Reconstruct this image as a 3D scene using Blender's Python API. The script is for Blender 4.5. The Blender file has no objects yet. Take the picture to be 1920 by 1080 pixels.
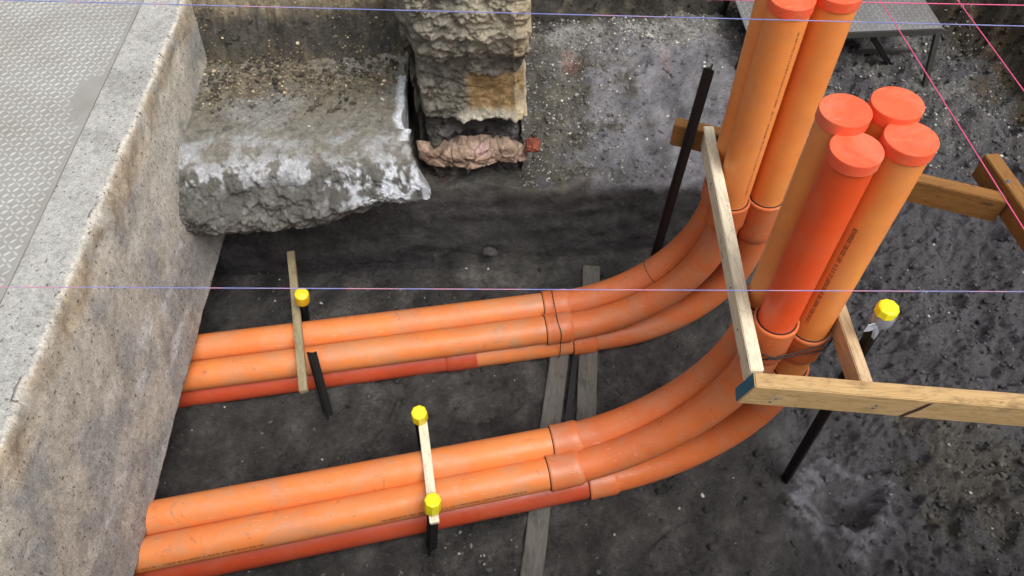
import bpy, bmesh, math, random
import numpy as np
from mathutils import Vector, Matrix
random.seed(7); rng = np.random.default_rng(11)
S = bpy.context.scene
COL = S.collection

# ------------------------------------------------------------------ camera
PITCH, ROLL, CAMZ = 0.9283, 0.0391, 2.5521
fwd = Vector((0, math.cos(PITCH), -math.sin(PITCH)))
dwn = Vector((0, -math.sin(PITCH), -math.cos(PITCH)))
x0 = Vector((1, 0, 0))
cx = x0*math.cos(ROLL) + dwn*math.sin(ROLL)
cd = dwn*math.cos(ROLL) - x0*math.sin(ROLL)
cam = bpy.data.cameras.new('camera'); cam.lens = 36*1387/1920; cam.sensor_width = 36
cam.clip_start = .05; cam.clip_end = 500
camo = bpy.data.objects.new('camera', cam); COL.objects.link(camo)
camo.matrix_world = Matrix(((cx.x, -cd.x, -fwd.x, 0), (cx.y, -cd.y, -fwd.y, 0), (cx.z, -cd.z, -fwd.z, CAMZ), (0, 0, 0, 1)))
S.camera = camo

# ------------------------------------------------------------------ light
SUN_EL, SUN_AZ = math.radians(60), math.radians(135)      # azimuth of the bright part of the sky, from +Y towards +X
w = bpy.data.worlds.new('World'); S.world = w; w.use_nodes = True
nt = w.node_tree; bg = nt.nodes['Background']
sky = nt.nodes.new('ShaderNodeTexSky'); sky.sky_type = 'NISHITA'; sky.sun_disc = False
sky.sun_elevation = SUN_EL; sky.sun_rotation = SUN_AZ
sky.air_density = 1.0; sky.dust_density = 6.0; sky.ozone_density = 1.0
hs = nt.nodes.new('ShaderNodeHueSaturation'); hs.inputs['Saturation'].default_value = .22
nt.links.new(sky.outputs[0], hs.inputs['Color']); nt.links.new(hs.outputs[0], bg.inputs[0])
bg.inputs[1].default_value = .15
sl = bpy.data.lights.new('sun', 'SUN'); sl.energy = 1.45; sl.angle = math.radians(42); sl.color = (1, .97, .93)
so = bpy.data.objects.new('sun', sl); COL.objects.link(so)
sd = Vector((math.sin(SUN_AZ)*math.cos(SUN_EL), math.cos(SUN_AZ)*math.cos(SUN_EL), math.sin(SUN_EL)))
so.rotation_euler = sd.to_track_quat('Z', 'Y').to_euler(); so.location = sd*20
S.view_settings.view_transform = 'Standard'; S.view_settings.look = 'None'
S.view_settings.exposure = 0.18; S.view_settings.gamma = 1

# ------------------------------------------------------------------ noise (numpy)
_p = rng.permutation(512).astype(np.int64); _g = rng.normal(size=(512, 3)); _g /= np.linalg.norm(_g, axis=1)[:, None]
_j = rng.random((512, 3))
def _h(a, b, c): return _p[(_p[(_p[a & 511]+b) & 511]+c) & 511]
def pn(x, y, z=0.0):
    x, y, z = np.broadcast_arrays(np.asarray(x, float), np.asarray(y, float), np.asarray(z, float))
    xi, yi, zi = (np.floor(v).astype(np.int64) for v in (x, y, z))
    fx, fy, fz = x-xi, y-yi, z-zi
    f = lambda t: t*t*t*(t*(t*6-15)+10)
    u, v, w_ = f(fx), f(fy), f(fz); out = 0
    for dx in (0, 1):
        for dy in (0, 1):
            for dz in (0, 1):
                g = _g[_h(xi+dx, yi+dy, zi+dz)]
                d = g[..., 0]*(fx-dx)+g[..., 1]*(fy-dy)+g[..., 2]*(fz-dz)
                out = out + d*(u if dx else 1-u)*(v if dy else 1-v)*(w_ if dz else 1-w_)
    return out*1.5
def fbm(x, y, z=0.0, o=4, k=.5):
    a, s, f = 0, 1, 1
    for i in range(o): a = a+s*pn(x*f+i*17.3, y*f+i*9.1, z*f+i*4.7); s *= k; f *= 2.03
    return a
def ridge(x, y, z=0.0, o=3):
    a, s, f = 0, 1, 1
    for i in range(o): a = a+s*(1-2*np.abs(pn(x*f+i*7.7, y*f+i*3.1, z*f))); s *= .5; f *= 2.1
    return a
def cells(x, y, z=0.0):
    x, y, z = np.broadcast_arrays(np.asarray(x, float), np.asarray(y, float), np.asarray(z, float))
    xi, yi, zi = (np.floor(v).astype(np.int64) for v in (x, y, z))
    f1 = np.full(x.shape, 9.); f2 = np.full(x.shape, 9.); cid = np.zeros(x.shape, np.int64)
    for dx in (-1, 0, 1):
        for dy in (-1, 0, 1):
            for dz in (-1, 0, 1):
                h = _h(xi+dx, yi+dy, zi+dz); j = _j[h]
                d = np.sqrt((xi+dx+j[..., 0]-x)**2+(yi+dy+j[..., 1]-y)**2+(zi+dz+j[..., 2]-z)**2)
                n = d < f1
                f2 = np.where(n, f1, np.minimum(f2, d)); cid = np.where(n, h, cid); f1 = np.where(n, d, f1)
    return f1, f2, cid/512.
def ss(x, a, b): t = np.clip((x-a)/(b-a), 0, 1); return t*t*(3-2*t)
def mixc(c, d, t): return c*(1-t[..., None])+np.array(d)*t[..., None]

# ------------------------------------------------------------------ mesh helpers
def link_mesh(name, verts, faces, mat=None, parent=None, smooth=True, col=None):
    me = bpy.data.meshes.new(name)
    me.from_pydata([tuple(map(float, v)) for v in verts], [], [tuple(int(i) for i in f) for f in faces])
    if col is not None:
        a = me.color_attributes.new('tint', 'FLOAT_COLOR', 'POINT')
        c4 = np.ones((len(verts), 4), np.float32); c4[:, :col.shape[1]] = np.clip(col, 0, 1); a.data.foreach_set('color', c4.ravel())
    if smooth: me.polygons.foreach_set('use_smooth', [True]*len(me.polygons))
    me.update()
    o = bpy.data.objects.new(name, me); COL.objects.link(o)
    for m in (mat if isinstance(mat, (list, tuple)) else [mat]):
        if m: me.materials.append(m)
    if parent is not None: adopt(o, parent)
    return o
def adopt(o, parent):
    o.parent = parent
    q = parent; M = Matrix.Identity(4)
    M = world_of(parent)
    o.matrix_parent_inverse = M.inverted()
def world_of(o):
    m = o.matrix_basis.copy()
    return m if o.parent is None else world_of(o.parent) @ o.matrix_parent_inverse @ m
def grid_mesh(name, P, mat, parent=None, col=None, wrap_v=False, caps=False, smooth=True):
    nu, nv = P.shape[:2]
    idx = np.arange(nu*nv).reshape(nu, nv)
    a = idx[:-1, :-1].ravel(); b = idx[1:, :-1].ravel(); c = idx[1:, 1:].ravel(); d = idx[:-1, 1:].ravel()
    F = np.stack([a, b, c, d], 1)
    if wrap_v:
        F = np.concatenate([F, np.stack([idx[:-1, -1], idx[1:, -1], idx[1:, 0], idx[:-1, 0]], 1)])
    F = F.tolist()
    if caps: F += [idx[0][::-1].tolist(), idx[-1].tolist()]
    return link_mesh(name, P.reshape(-1, 3), F, mat, parent, smooth, None if col is None else col.reshape(-1, col.shape[-1]))
def thing(name, label, cat, loc=(0, 0, 0), group=None):
    o = bpy.data.objects.new(name, None); COL.objects.link(o); o.location = loc; o.empty_display_size = .1
    return tag(o, label, cat, group)
def tag(o, label, cat=None, group=None, kind=None):
    if label: o['label'] = label
    if cat: o['category'] = cat
    if group: o['group'] = group
    if kind: o['kind'] = kind
    return o
def sharpen(o, ang=35):
    me = o.data
    bm = bmesh.new(); bm.from_mesh(me)
    for e in bm.edges:
        if len(e.link_faces) == 2 and e.calc_face_angle(0) > math.radians(ang): e.smooth = False
    bm.to_mesh(me); bm.free()
    return o

# ------------------------------------------------------------------ materials
class NB:
    def __init__(s, name):
        s.m = bpy.data.materials.new(name); s.m.use_nodes = True; s.t = s.m.node_tree; s.b = s.t.nodes['Principled BSDF']
    def n(s, typ, **k):
        o = s.t.nodes.new('ShaderNode'+typ)
        for a, v in k.items():
            if a in o.inputs: o.inputs[a].default_value = v
            else: setattr(o, a, v)
        return o
    def l(s, a, b): s.t.links.new(a, b)
    def coords(s, kind='Object', scale=(1, 1, 1), rot=(0, 0, 0)):
        c = s.n('TexCoord'); m = s.n('Mapping'); m.inputs['Scale'].default_value = scale; m.inputs['Rotation'].default_value = rot
        s.l(c.outputs[kind], m.inputs[0]); return m.outputs[0]
    def noise(s, vec, scale, detail=5, rough=.6, dist=0):
        o = s.n('TexNoise'); o.inputs['Scale'].default_value = scale; o.inputs['Detail'].default_value = detail
        o.inputs['Roughness'].default_value = rough; o.inputs['Distortion'].default_value = dist
        s.l(vec, o.inputs['Vector']); return o.outputs['Fac']
    def ramp(s, fac, stops):
        o = s.n('ValToRGB'); r = o.color_ramp
        while len(r.elements) < len(stops): r.elements.new(.5)
        for e, (p, c) in zip(r.elements, stops):
            e.position = p; e.color = (c, c, c, 1) if not isinstance(c, (tuple, list)) else (*c, 1)
        s.l(fac, o.inputs[0]); return o.outputs[0]
    def mix(s, a, b, fac, mode='MIX'):
        o = s.n('MixRGB'); o.blend_type = mode
        for k, v in ((1, a), (2, b)):
            if isinstance(v, (tuple, list)): o.inputs[k].default_value = (*v[:3], 1)
            else: s.l(v, o.inputs[k])
        if isinstance(fac, (int, float)): o.inputs[0].default_value = fac
        else: s.l(fac, o.inputs[0])
        return o.outputs[0]
    def bump(s, h, strength, dist, prev=None):
        o = s.n('Bump'); o.inputs['Strength'].default_value = strength; o.inputs['Distance'].default_value = dist
        s.l(h, o.inputs['Height'])
        if prev is not None: s.l(prev, o.inputs['Normal'])
        return o.outputs[0]
    def done(s, color, rough=.8, normal=None, spec=.5):
        if isinstance(color, (tuple, list)): s.b.inputs['Base Color'].default_value = (*color[:3], 1)
        else: s.l(color, s.b.inputs['Base Color'])
        if isinstance(rough, (int, float)): s.b.inputs['Roughness'].default_value = rough
        else: s.l(rough, s.b.inputs['Roughness'])
        s.b.inputs['Specular IOR Level'].default_value = spec
        if normal is not None: s.l(normal, s.b.inputs['Normal'])
        return s.m

def tinted_ground(name, fine=260, bumpmm=.006, spec=.25, contrast=.75, rough=.92):
    B = NB(name); v = B.coords()
    at = B.n('Attribute'); at.attribute_name = 'tint'
    n1 = B.noise(v, fine, 5, .8); n2 = B.noise(v, 38, 9, .78, .3); n3 = B.noise(v, 9, 4, .6, .6)
    c = B.mix(at.outputs['Color'], B.ramp(n1, [(.34, 1-contrast*.75), (.5, .72), (.66, 1.0)]), 1.0, 'MULTIPLY')
    c = B.mix(c, B.ramp(n2, [(.34, .44), (.50, .70), (.66, 1.0)]), 1.0, 'MULTIPLY')
    fl = B.mix(at.outputs['Color'], (.50, .50, .50), 1.0, 'MULTIPLY'); c = B.mix(fl, c, at.outputs['Alpha'])
    gv = B.n('VectorMath'); gv.operation = 'SCALE'; gv.inputs['Scale'].default_value = 2.35; B.l(c, gv.inputs[0]); gain = gv.outputs[0]
    sp = B.ramp(B.noise(v, 330, 2, .5), [(.66, 0.), (.72, 1.)])
    spk = B.mix(gain, (.42, .40, .36), B.mix(sp, (.28, .28, .28), 1, 'MULTIPLY'))
    vo = B.n('TexVoronoi'); vo.inputs['Scale'].default_value = 85; B.l(v, vo.inputs['Vector'])
    b = B.bump(n2, 1., .018); b = B.bump(vo.outputs['Distance'], .6, .006, b); b = B.bump(n1, .9, bumpmm*.8, b)
    return B.done(spk, rough, b, spec)

def plastic(name, base, edge, rough=.40, dirt=.48, seed=0):
    B = NB(name); v = B.coords()
    oi = B.n('ObjectInfo'); ad = B.n('VectorMath'); ad.operation = 'ADD'; B.l(v, ad.inputs[0]); B.l(oi.outputs['Random'], ad.inputs[1]); v = ad.outputs[0]
    n = B.noise(v, 6, 4, .6, .5); c = B.mix(base, edge, B.ramp(n, [(.35, 0.), (.7, 1.)]))
    d = B.noise(v, 17, 8, .72, 1.5); dm = B.ramp(d, [(.60, 0.), (.66, 1.)])
    c = B.mix(c, (.16, .09, .05), B.mix(dm, (dirt,)*3, 1, 'MULTIPLY'))
    f = B.noise(v, 90, 3, .6); fm = B.mix(B.ramp(f, [(.62, 0.), (.67, 1.)]), B.ramp(B.noise(v, 4.5, 3, .6), [(.56, 0.), (.66, 1.)]), 1, 'MULTIPLY')
    c = B.mix(c, (.09, .06, .04), B.mix(fm, (min(1, dirt*1.6),)*3, 1, 'MULTIPLY'))
    du = B.noise(v, 5, 9, .75, 1.); c = B.mix(c, (.42, .27, .17), B.mix(B.ramp(du, [(.46, 0.), (.66, 1.)]), (dirt*1.3,)*3, 1, 'MULTIPLY'))
    mp = B.n('Mapping'); mp.inputs['Scale'].default_value = (5, 60, 60); mp.inputs['Rotation'].default_value = (0, .0, .16); B.l(v, mp.inputs[0])
    sc = B.noise(mp.outputs[0], 2.2, 3, .6, .6); c = B.mix(c, (.80, .42, .26), B.mix(B.ramp(sc, [(.66, 0.), (.70, 1.)]), (dirt*1.1,)*3, 1, 'MULTIPLY'))
    r = B.ramp(B.noise(v, 14, 5, .7), [(.3, rough-.06), (.7, rough+.22)])
    b = B.bump(B.noise(v, 26, 3, .5), .10, .004); b = B.bump(B.noise(v, 300, 2, .5), .08, .0006, b)
    B.b.inputs['Coat Weight'].default_value = .05; B.b.inputs['Coat Roughness'].default_value = .25
    return B.done(c, r, b, .5)

M = {}
M['orange'] = plastic('orange_pvc', (.76, .235, .060), (.69, .190, .050))
M['elbow'] = plastic('orange_pvc_elbow', (.64, .160, .044), (.57, .132, .038), .40, .36)
M['riser'] = plastic('orange_pvc_riser', (.86, .295, .068), (.80, .245, .056), .36, .14)
M['red'] = plastic('dark_red_pvc', (.50, .066, .022), (.42, .054, .018), .36, .09)
M['redriser'] = plastic('red_pvc_riser', (.78, .088, .016), (.70, .072, .014), .38, .1)
M['cap'] = plastic('coral_cap', (.90, .115, .036), (.82, .090, .028), .58, .34)
def simple(name, c, rough=.5, spec=.5, metal=0, n=0, bump=0, scale=60):
    B = NB(name); v = B.coords(); t = B.noise(v, scale, 4, .65)
    col = B.mix(tuple(x*(1-n) for x in c), tuple(min(1, x*(1+n)) for x in c), t)
    nb = B.bump(t, .6, bump) if bump else None
    m = B.done(col, rough, nb, spec); B.b.inputs['Metallic'].default_value = metal; return m
M['black'] = simple('black_painted_steel', (.012, .012, .013), .5, .4, 0, .5, .0006, 160)
M['rubber'] = simple('black_seal', (.02, .012, .012), .7)
M['ink'] = simple('printed_ink', (.10, .035, .02), .7)
M['wire'] = simple('black_wire', (.02, .018, .018), .5)
M['yellow'] = simple('yellow_plastic', (.86, .74, .015), .42, .5, 0, .1, .0006, 90)
M['yelloworange'] = simple('faded_yellow_plastic', (.80, .56, .015), .45, .5, 0, .1, .0006, 90)
M['clear'] = simple('grey_film_plastic', (.30, .31, .36), .25, .6, 0, .2)
M['nail'] = simple('blue_nail_paint', (.05, .08, .18), .5)
M['teal'] = simple('teal_end_paint', (.035, .11, .16), .75, .3, 0, .6, .001, 120)
M['knot'] = simple('dark_knot', (.05, .02, .012), .8)
M['steel'] = simple('rusty_frame_steel', (.07, .068, .062), .6, .5, .3, .4, .001, 60)
M['pink'] = simple('pink_string', (.78, .11, .26), .6)
def string2(name):
    B = NB(name); v = B.coords()
    n = B.noise(v, 9, 2, .5); c = B.ramp(n, [(.38, (.16, .19, .48)), (.52, (.26, .26, .52)), (.60, (.52, .24, .34))])
    return B.done(c, .6)
M['blue'] = string2('blue_and_pink_string')
def wood(name, a, b, dark, scale=1.0, stain=.35):
    B = NB(name); v = B.coords('Object', (3.5, 46, 46))
    n = B.noise(v, 1.6*scale, 6, .65, 1.2); c = B.mix(a, b, B.ramp(n, [(.3, 0.), (.7, 1.)]))
    v2 = B.coords('Object', (1.2, 9, 9)); g = B.noise(v2, 3, 3, .5, 3.5)
    c = B.mix(c, tuple(x*.62 for x in b), B.ramp(g, [(.46, 0.), (.5, .55), (.54, 0.)]))
    v3 = B.coords('Object', (9, 14, 14)); s = B.noise(v3, 1.2, 6, .7)
    c = B.mix(c, dark, B.mix(B.ramp(s, [(.52, 0.), (.75, 1.)]), (stain,)*3, 1, 'MULTIPLY'))
    k = B.noise(B.coords('Object', (14, 30, 30)), 1.0, 1, .4); c = B.mix(c, dark, B.ramp(k, [(.74, 0.), (.79, .7)]))
    return B.done(c, .75, B.bump(n, .5, .0015), .25)
M['pine'] = wood('pale_pine', (.62, .47, .29), (.50, .35, .19), (.17, .12, .07))
M['pinegold'] = wood('golden_pine', (.56, .38, .19), (.42, .27, .11), (.10, .07, .035), 1, .7)
M['pinegrey'] = wood('limewashed_pine', (.82, .74, .56), (.70, .61, .44), (.20, .17, .13))
M['olivewood'] = wood('weathered_lath', (.36, .30, .18), (.26, .21, .12), (.10, .08, .05), 1, .6)
M['treated'] = wood('brown_treated_timber', (.30, .145, .040), (.21, .095, .026), (.06, .035, .02), 1, .6)
M['sleeper'] = wood('muddy_grey_board', (.15, .14, .125), (.10, .094, .086), (.03, .028, .026), 1, .7)
M['sleeperlight'] = wood('muddy_brown_board', (.21, .175, .13), (.13, .105, .08), (.03, .028, .026), 1, .6)
M['earth'] = tinted_ground('damp_earth')
M['rockmat'] = tinted_ground('rough_concrete', 300, .006, .3, .6, .9)
M['stone'] = tinted_ground('loose_stone', 200, .002, .3, .4, .85)

# slab side and top: worn concrete
def slab_mat():
    B = NB('scratched_concrete'); v = B.coords()
    at = B.n('Attribute'); at.attribute_name = 'tint'
    n1 = B.noise(v, 46, 10, .82); n2 = B.noise(v, 12, 7, .7, .8); n0 = B.noise(v, 210, 5, .8)
    c = B.mix(at.outputs['Color'], B.ramp(n1, [(.34, .52), (.5, .82), (.62, 1.)]), 1, 'MULTIPLY')
    c = B.mix(c, B.ramp(n2, [(.3, .76), (.55, 1.)]), 1, 'MULTIPLY'); c = B.mix(c, B.ramp(n0, [(.36, .55), (.6, 1.)]), 1, 'MULTIPLY')
    gv = B.n('VectorMath'); gv.operation = 'SCALE'; gv.inputs['Scale'].default_value = 1.85; B.l(c, gv.inputs[0]); c = gv.outputs[0]
    ge = B.n('NewGeometry'); sp = B.n('SeparateXYZ'); B.l(ge.outputs['Normal'], sp.inputs[0]); isside = B.ramp(sp.outputs['X'], [(.45, 0.), (.6, 1.)])
    for i, (rx, th) in enumerate(((.62, .655), (-.45, .66), (1.15, .665), (.10, .66))):
        vs = B.coords('Object', (1, 24, 2.6), (rx, 0, 0)); s = B.noise(vs, 1.7+i*.8, 4, .6, 1.6)
        m = B.ramp(s, [(th-.03, 0.), (th, .75)])
        sm = B.n('MixRGB'); sm.blend_type = 'MULTIPLY'; sm.inputs[0].default_value = 1; B.l(m, sm.inputs[1]); B.l(B.ramp(B.noise(v, 3.5+i, 4, .6), [(.50, 0.), (.58, 1.)]), sm.inputs[2])
        sx = B.n('MixRGB'); sx.blend_type = 'MULTIPLY'; sx.inputs[0].default_value = 1; B.l(sm.outputs[0], sx.inputs[1]); B.l(isside, sx.inputs[2])
        c = B.mix(c, (.60, .58, .53), sx.outputs[0])
    vp = B.noise(v, 75, 2, .5); c = B.mix(c, (.10, .085, .07), B.ramp(vp, [(.30, .85), (.37, 0.)]))
    b = B.bump(n1, .7, .006); b = B.bump(n0, .8, .003, b)
    return B.done(c, .88, b, .25)
M['slab'] = slab_mat()
def plate_mat(name, a, b2):
    B = NB(name); v = B.coords(); n = B.noise(v, 5, 6, .65, .5); n2 = B.noise(v, 60, 5, .7)
    c = B.mix(a, b2, B.ramp(n, [(.35, 0.), (.65, 1.)])); c = B.mix(c, tuple(x*.5 for x in a), B.ramp(n2, [(.55, 0.), (.8, .7)]))
    return B.done(c, .62, B.bump(n2, .5, .0015), .4)
M['plate'] = plate_mat('dusty_steel_plate', (.30, .295, .28), (.25, .24, .215))
M['tread'] = plate_mat('worn_tread_lugs', (.43, .43, .41), (.35, .345, .325))
M['deck'] = plate_mat('steel_checker_deck', (.17, .17, .175), (.13, .12, .11))
M['decktread'] = plate_mat('steel_checker_lugs', (.24, .24, .25), (.17, .17, .17))

# ------------------------------------------------------------------ terrain
def terrain_z(X, Y):
    n_low = fbm(X*1.7, Y*1.7, 3.1, 3); n_mid = fbm(X*6, Y*6, 1.2, 4); n_wall = fbm(X*4, Y*0+2.2, .5, 3)
    z = .014*n_low + .016*n_mid
    right = ss(X, .75, 1.35)
    z += right*(.050*fbm(X*4+5, Y*4, 7.7, 3) + .060*ridge(X*4.2+Y*4+1.5*pn(X*3, Y*3), Y*5-X*3.5, 2.2, 4)*.6)
    for (ax, ay, th_, w0) in ((.298, 1.007, .169, .062), (.384, 1.62, .114, .062)):
        q = (Y-ay)-(X-ax)*math.tan(th_)
        z += (1-ss(X, -.02, .08))*(.020+.018*fbm(X*6, Y*6, 14, 3))*np.exp(-((q+w0)/.026)**2)*ss(-X, -ax-.12, -ax)
        z += (1-ss(X, -.02, .08))*(.018+.018*fbm(X*6, Y*6, 15, 3))*np.exp(-((q-.165)/.035)**2)*ss(-X, -ax-.12, -ax)
    # footprints and shovel scrapes
    for fx, fy, fa, sg in ((.55, .78, .5, .028), (.30, .66, -.2, .024), (-.55, 1.30, 1.1, .022), (-.1, 1.33, .3, .020), (1.35, .95, .9, .03), (1.25, 1.35, -.4, .03), (1.6, 1.7, .6, .03), (1.45, 1.15, 1.3, .02)):
        ca, sa = math.cos(fa), math.sin(fa); a = (X-fx)*ca+(Y-fy)*sa; b = -(X-fx)*sa+(Y-fy)*ca
        m = ss(-(np.hypot(a/.125, b/.048)+.15*n_mid), -1.1, -.75); z += -sg*.55*m+.010*ss(-np.abs(np.hypot(a/.135, b/.056)-1.12), -.22, 0)
    # trench back wall
    toe = 2.065+.02*n_wall; top = toe+.085+.03*pn(X*5, 1.7)
    leftm = 1-ss(X, -.40, -.33)
    h1 = .375+.035*fbm(X*3, Y*3, 9., 3)+.14*leftm
    cut = ss(Y, toe, top)
    fade = 1-ss(X, .95, 1.55)
    z += -.022*np.exp(-((Y-toe+.012)/.018)**2)*fade*(.6+.8*n_wall)
    back = (h1 + ss(Y, 2.1, 3.05)*.13*(1-leftm)+.02*fbm(X*5, Y*5, 4, 4))*cut
    ledge_l = leftm*(ss(Y, 2.4, 2.62)*.30 + ss(Y, 2.54, 2.68)*.22)*(1+.30*fbm(X*7, Y*7, 2.0, 4)+.10*ridge(X*15, Y*15, 3, 3))
    ramp = .34*ss(Y, 1.55, 2.95)+.03*fbm(X*3+4, Y*3, 2, 3)*ss(Y, 1.5, 2)
    z += (back+ledge_l)*fade + ramp*(1-fade)
    # bank behind and on the right
    bank = ss(Y+.10*fbm(X*3, Y*3, 6, 3), 3.06, 3.42)*(.75+.2*n_low)
    xf = 2.08+.24*(3-Y)+.10*fbm(X*2.3, Y*2.3, 8, 3)
    bank2 = ss(X-xf, 0, .85)*(1-.12*Y*0)
    z = np.maximum(z, z*.4+bank*.85+.0)*(bank > 0)+z*(bank <= 0)
    z = np.maximum(z, bank2*1.02+z*.6*(bank2 > 0)*(1-bank2))
    rough = ss(bank+bank2, .03, .3)
    z += rough*(.045*fbm(X*9, Y*9, 1, 4)+.03*ridge(X*8, Y*8, 5, 3)*.5)
    # rim of the pit in front, far left under the slab
    z = np.maximum(z, ss(-Y, -.40, -.22)*.98); z = np.maximum(z, ss(-X, 1.72, 1.95)*.22)
    z = np.where(z > .99, .99+(z-.99)*.25, z)
    # pit worn round the hole in the bottom right corner, and hollow beside the front stake
    d = np.hypot((X-1.105+.05*pn(X*9, Y*9))/.105, (Y-.90+.05*pn(X*9, Y*9, 5))/.10); z += -.075*np.exp(-d*d*1.6)+.035*np.exp(-((d-1.25)*2.4)**2)
    d = np.hypot((X-1.05)/.10, (Y-1.10)/.14); z += -.04*np.exp(-d*d)
    return z
def fine_z(X, Y):
    right = ss(X, .75, 1.4)
    f1, f2, cid = cells(X*34+.9*pn(X*20, Y*20), Y*34+.9*pn(X*20, Y*20, 4))
    lump = np.clip(.55-f1, 0, 1)*(cid > .55)
    f1b, f2b, cb = cells(X*95, Y*95, 3)
    lump2 = np.clip(.5-f1b, 0, 1)*(cb > .5)
    m = ss(fbm(X*3.1, Y*3.1, 12, 3), -.25, .45)
    return (.006+.012*right)*lump*m*.8 + .0050*lump2*(.35+.65*m) + .008*fbm(X*22, Y*22, 3, 4, .6)*(1+1.3*right) +right*(.014*ridge(X*9+Y*6, Y*11-X*7, 4, 5)*.6+.004*ridge(X*40, Y*46, 4, 3)*.5) + .0035*fbm(X*70, Y*70, 5, 2)
def terrain_col(X, Y, Z, steep):
    n = fbm(X*2.2, Y*2.2, 21, 4); n2 = fbm(X*8, Y*8, 31, 4); n3 = fbm(X*5+9, Y*2.4, 41, 4)
    c = np.ones(X.shape+(3,))*np.array([.050, .047, .045])
    c = mixc(c, [.095, .090, .087], ss(n+.6*n2, -.05, .55)*.40)
    rt = ss(X, .70, 1.30)
    dd = np.hypot((X-1.105+.05*pn(X*9, Y*9))/.105, (Y-.90+.05*pn(X*9, Y*9, 5))/.10); c = mixc(c, [.21, .20, .23], np.clip(np.exp(-((dd-1.2)*1.5)**2)*(1+n2), 0, 1)*.0)
    c = mixc(c, [.098, .094, .102], rt*.9)
    c = mixc(c, [.130, .124, .140], rt*ss(n+.5*n2, .10, .6)*.22)
    c = mixc(c, [.030, .028, .030], rt*ss(n3+.3*n2, .12, .5)*.22)
    bz = ss(-np.hypot((X-1.60)/.30, (Y-.98)/.34)+.5*n2, -1.0, -.5); c = mixc(c, [.085, .078, .058], bz*.6); c = mixc(c, [.16, .15, .13], bz*ss(fbm(X*30, Y*30, 9, 3), .2, .5)*.5)
    c = mixc(c, [.185, .178, .20], np.clip(np.exp(-((dd-1.2)*2.2)**2)*(.8+2.4*fbm(X*26+Y*9, Y*20, 4, 4)), 0, 1)*.95); c = mixc(c, [.05, .048, .052], np.exp(-dd*dd*3)*ss(fbm(X*22, Y*22, 5, 3), -.2, .3)*.7)
    # ledge behind the cut
    up = ss(Z, .32+.05*n, .385)*(1-ss(X, .98, 1.5))*(Y > 2.0)
    gravel = ss(-(X-.42)+.30*n2+.2*(Y-2.5), -.05, .16)
    led = mixc(np.ones(X.shape+(3,))*np.array([.190, .184, .198]), [.115, .105, .085], gravel)
    led = mixc(led, [.075, .07, .065], gravel*ss(n2+.5*n3, .0, .5)*.8)
    led = mixc(led, [.235, .228, .215], ss(Y+.1*n2, 2.82, 2.98)*(X > .2)*1.)
    led = mixc(led, [.17, .085, .06], ss(pn(X*6+2, Y*3, 2), .38, .6)*.6)
    led = mixc(led, [.10, .10, .105], ss(n3, .25, .7)*.5)
    c = c*(1-up[..., None])+led*up[..., None]
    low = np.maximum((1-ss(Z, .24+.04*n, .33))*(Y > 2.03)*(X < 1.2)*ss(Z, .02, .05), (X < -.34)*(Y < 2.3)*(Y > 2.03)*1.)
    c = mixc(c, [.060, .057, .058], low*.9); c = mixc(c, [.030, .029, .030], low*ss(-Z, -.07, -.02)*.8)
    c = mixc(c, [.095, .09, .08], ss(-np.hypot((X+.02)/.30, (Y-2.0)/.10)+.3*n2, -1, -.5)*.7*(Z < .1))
    g2 = (1-ss(X, .98, 1.6)*0)*rt*ss(Y, 2.25, 2.6)
    c = mixc(c, [.16, .155, .145], g2*ss(n2+.3, .0, .6)*.8)
    lf = (X < -.36)*(Y > 2.2)*1.
    c = mixc(c, [.20, .165, .11], lf*ss(n2, -.3, .3)*ss(-Z, -.82, -.74))
    c = mixc(c, [.135, .122, .10], lf*ss(Z, .78, .84)); c = mixc(c, [.06, .055, .048], lf*ss(n2+.4*n3, .1, .5)*.8)
    c = mixc(c, [.27, .225, .155], lf*ss(Z+.03*n2, .90, .95))
    bk = ss(Y, 3.02, 3.12)*(X > -.36)
    c = mixc(c, [.050, .045, .038], bk); c = mixc(c, [.15, .12, .08], bk*ss(n2, .25, .6)*.5)
    xf = 2.08+.24*(3-Y)
    rb = ss(X-xf+.1*n2, -.02, .16)
    c = mixc(c, [.050, .040, .030], rb); c = mixc(c, [.13, .085, .045], rb*ss(n2, .1, .5)*.5)
    n4 = fbm(X*9, Y*7, Z*24, 4); c = mixc(c, [.045, .042, .038], (X < -.36)*(Y > 2.3)*ss(n4, .0, .4)*ss(-Z, -.93, -.86)*.75)
    return c*(1+(.21-.12*rt)[..., None]*n2[..., None])*(1+((.5-.38*rt)*1.)[..., None]*n4[..., None])
xs = np.arange(-2.0, 3.35, .0085)
ys = np.concatenate([np.arange(.1, 2.03, .0085), np.arange(2.03, 2.24, .0032), np.arange(2.24, 3.9, .010)])
GX, GY = np.meshgrid(xs, ys, indexing='ij')
GZ = terrain_z(GX, GY)
gy = np.gradient(GZ, axis=1)/np.gradient(GY, axis=1); gx = np.gradient(GZ, axis=0)/np.gradient(GX, axis=0)
steep = np.clip(np.hypot(gx, gy)-1, 0, 3)/3
GZ2 = GZ+fine_z(GX, GY)
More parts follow.
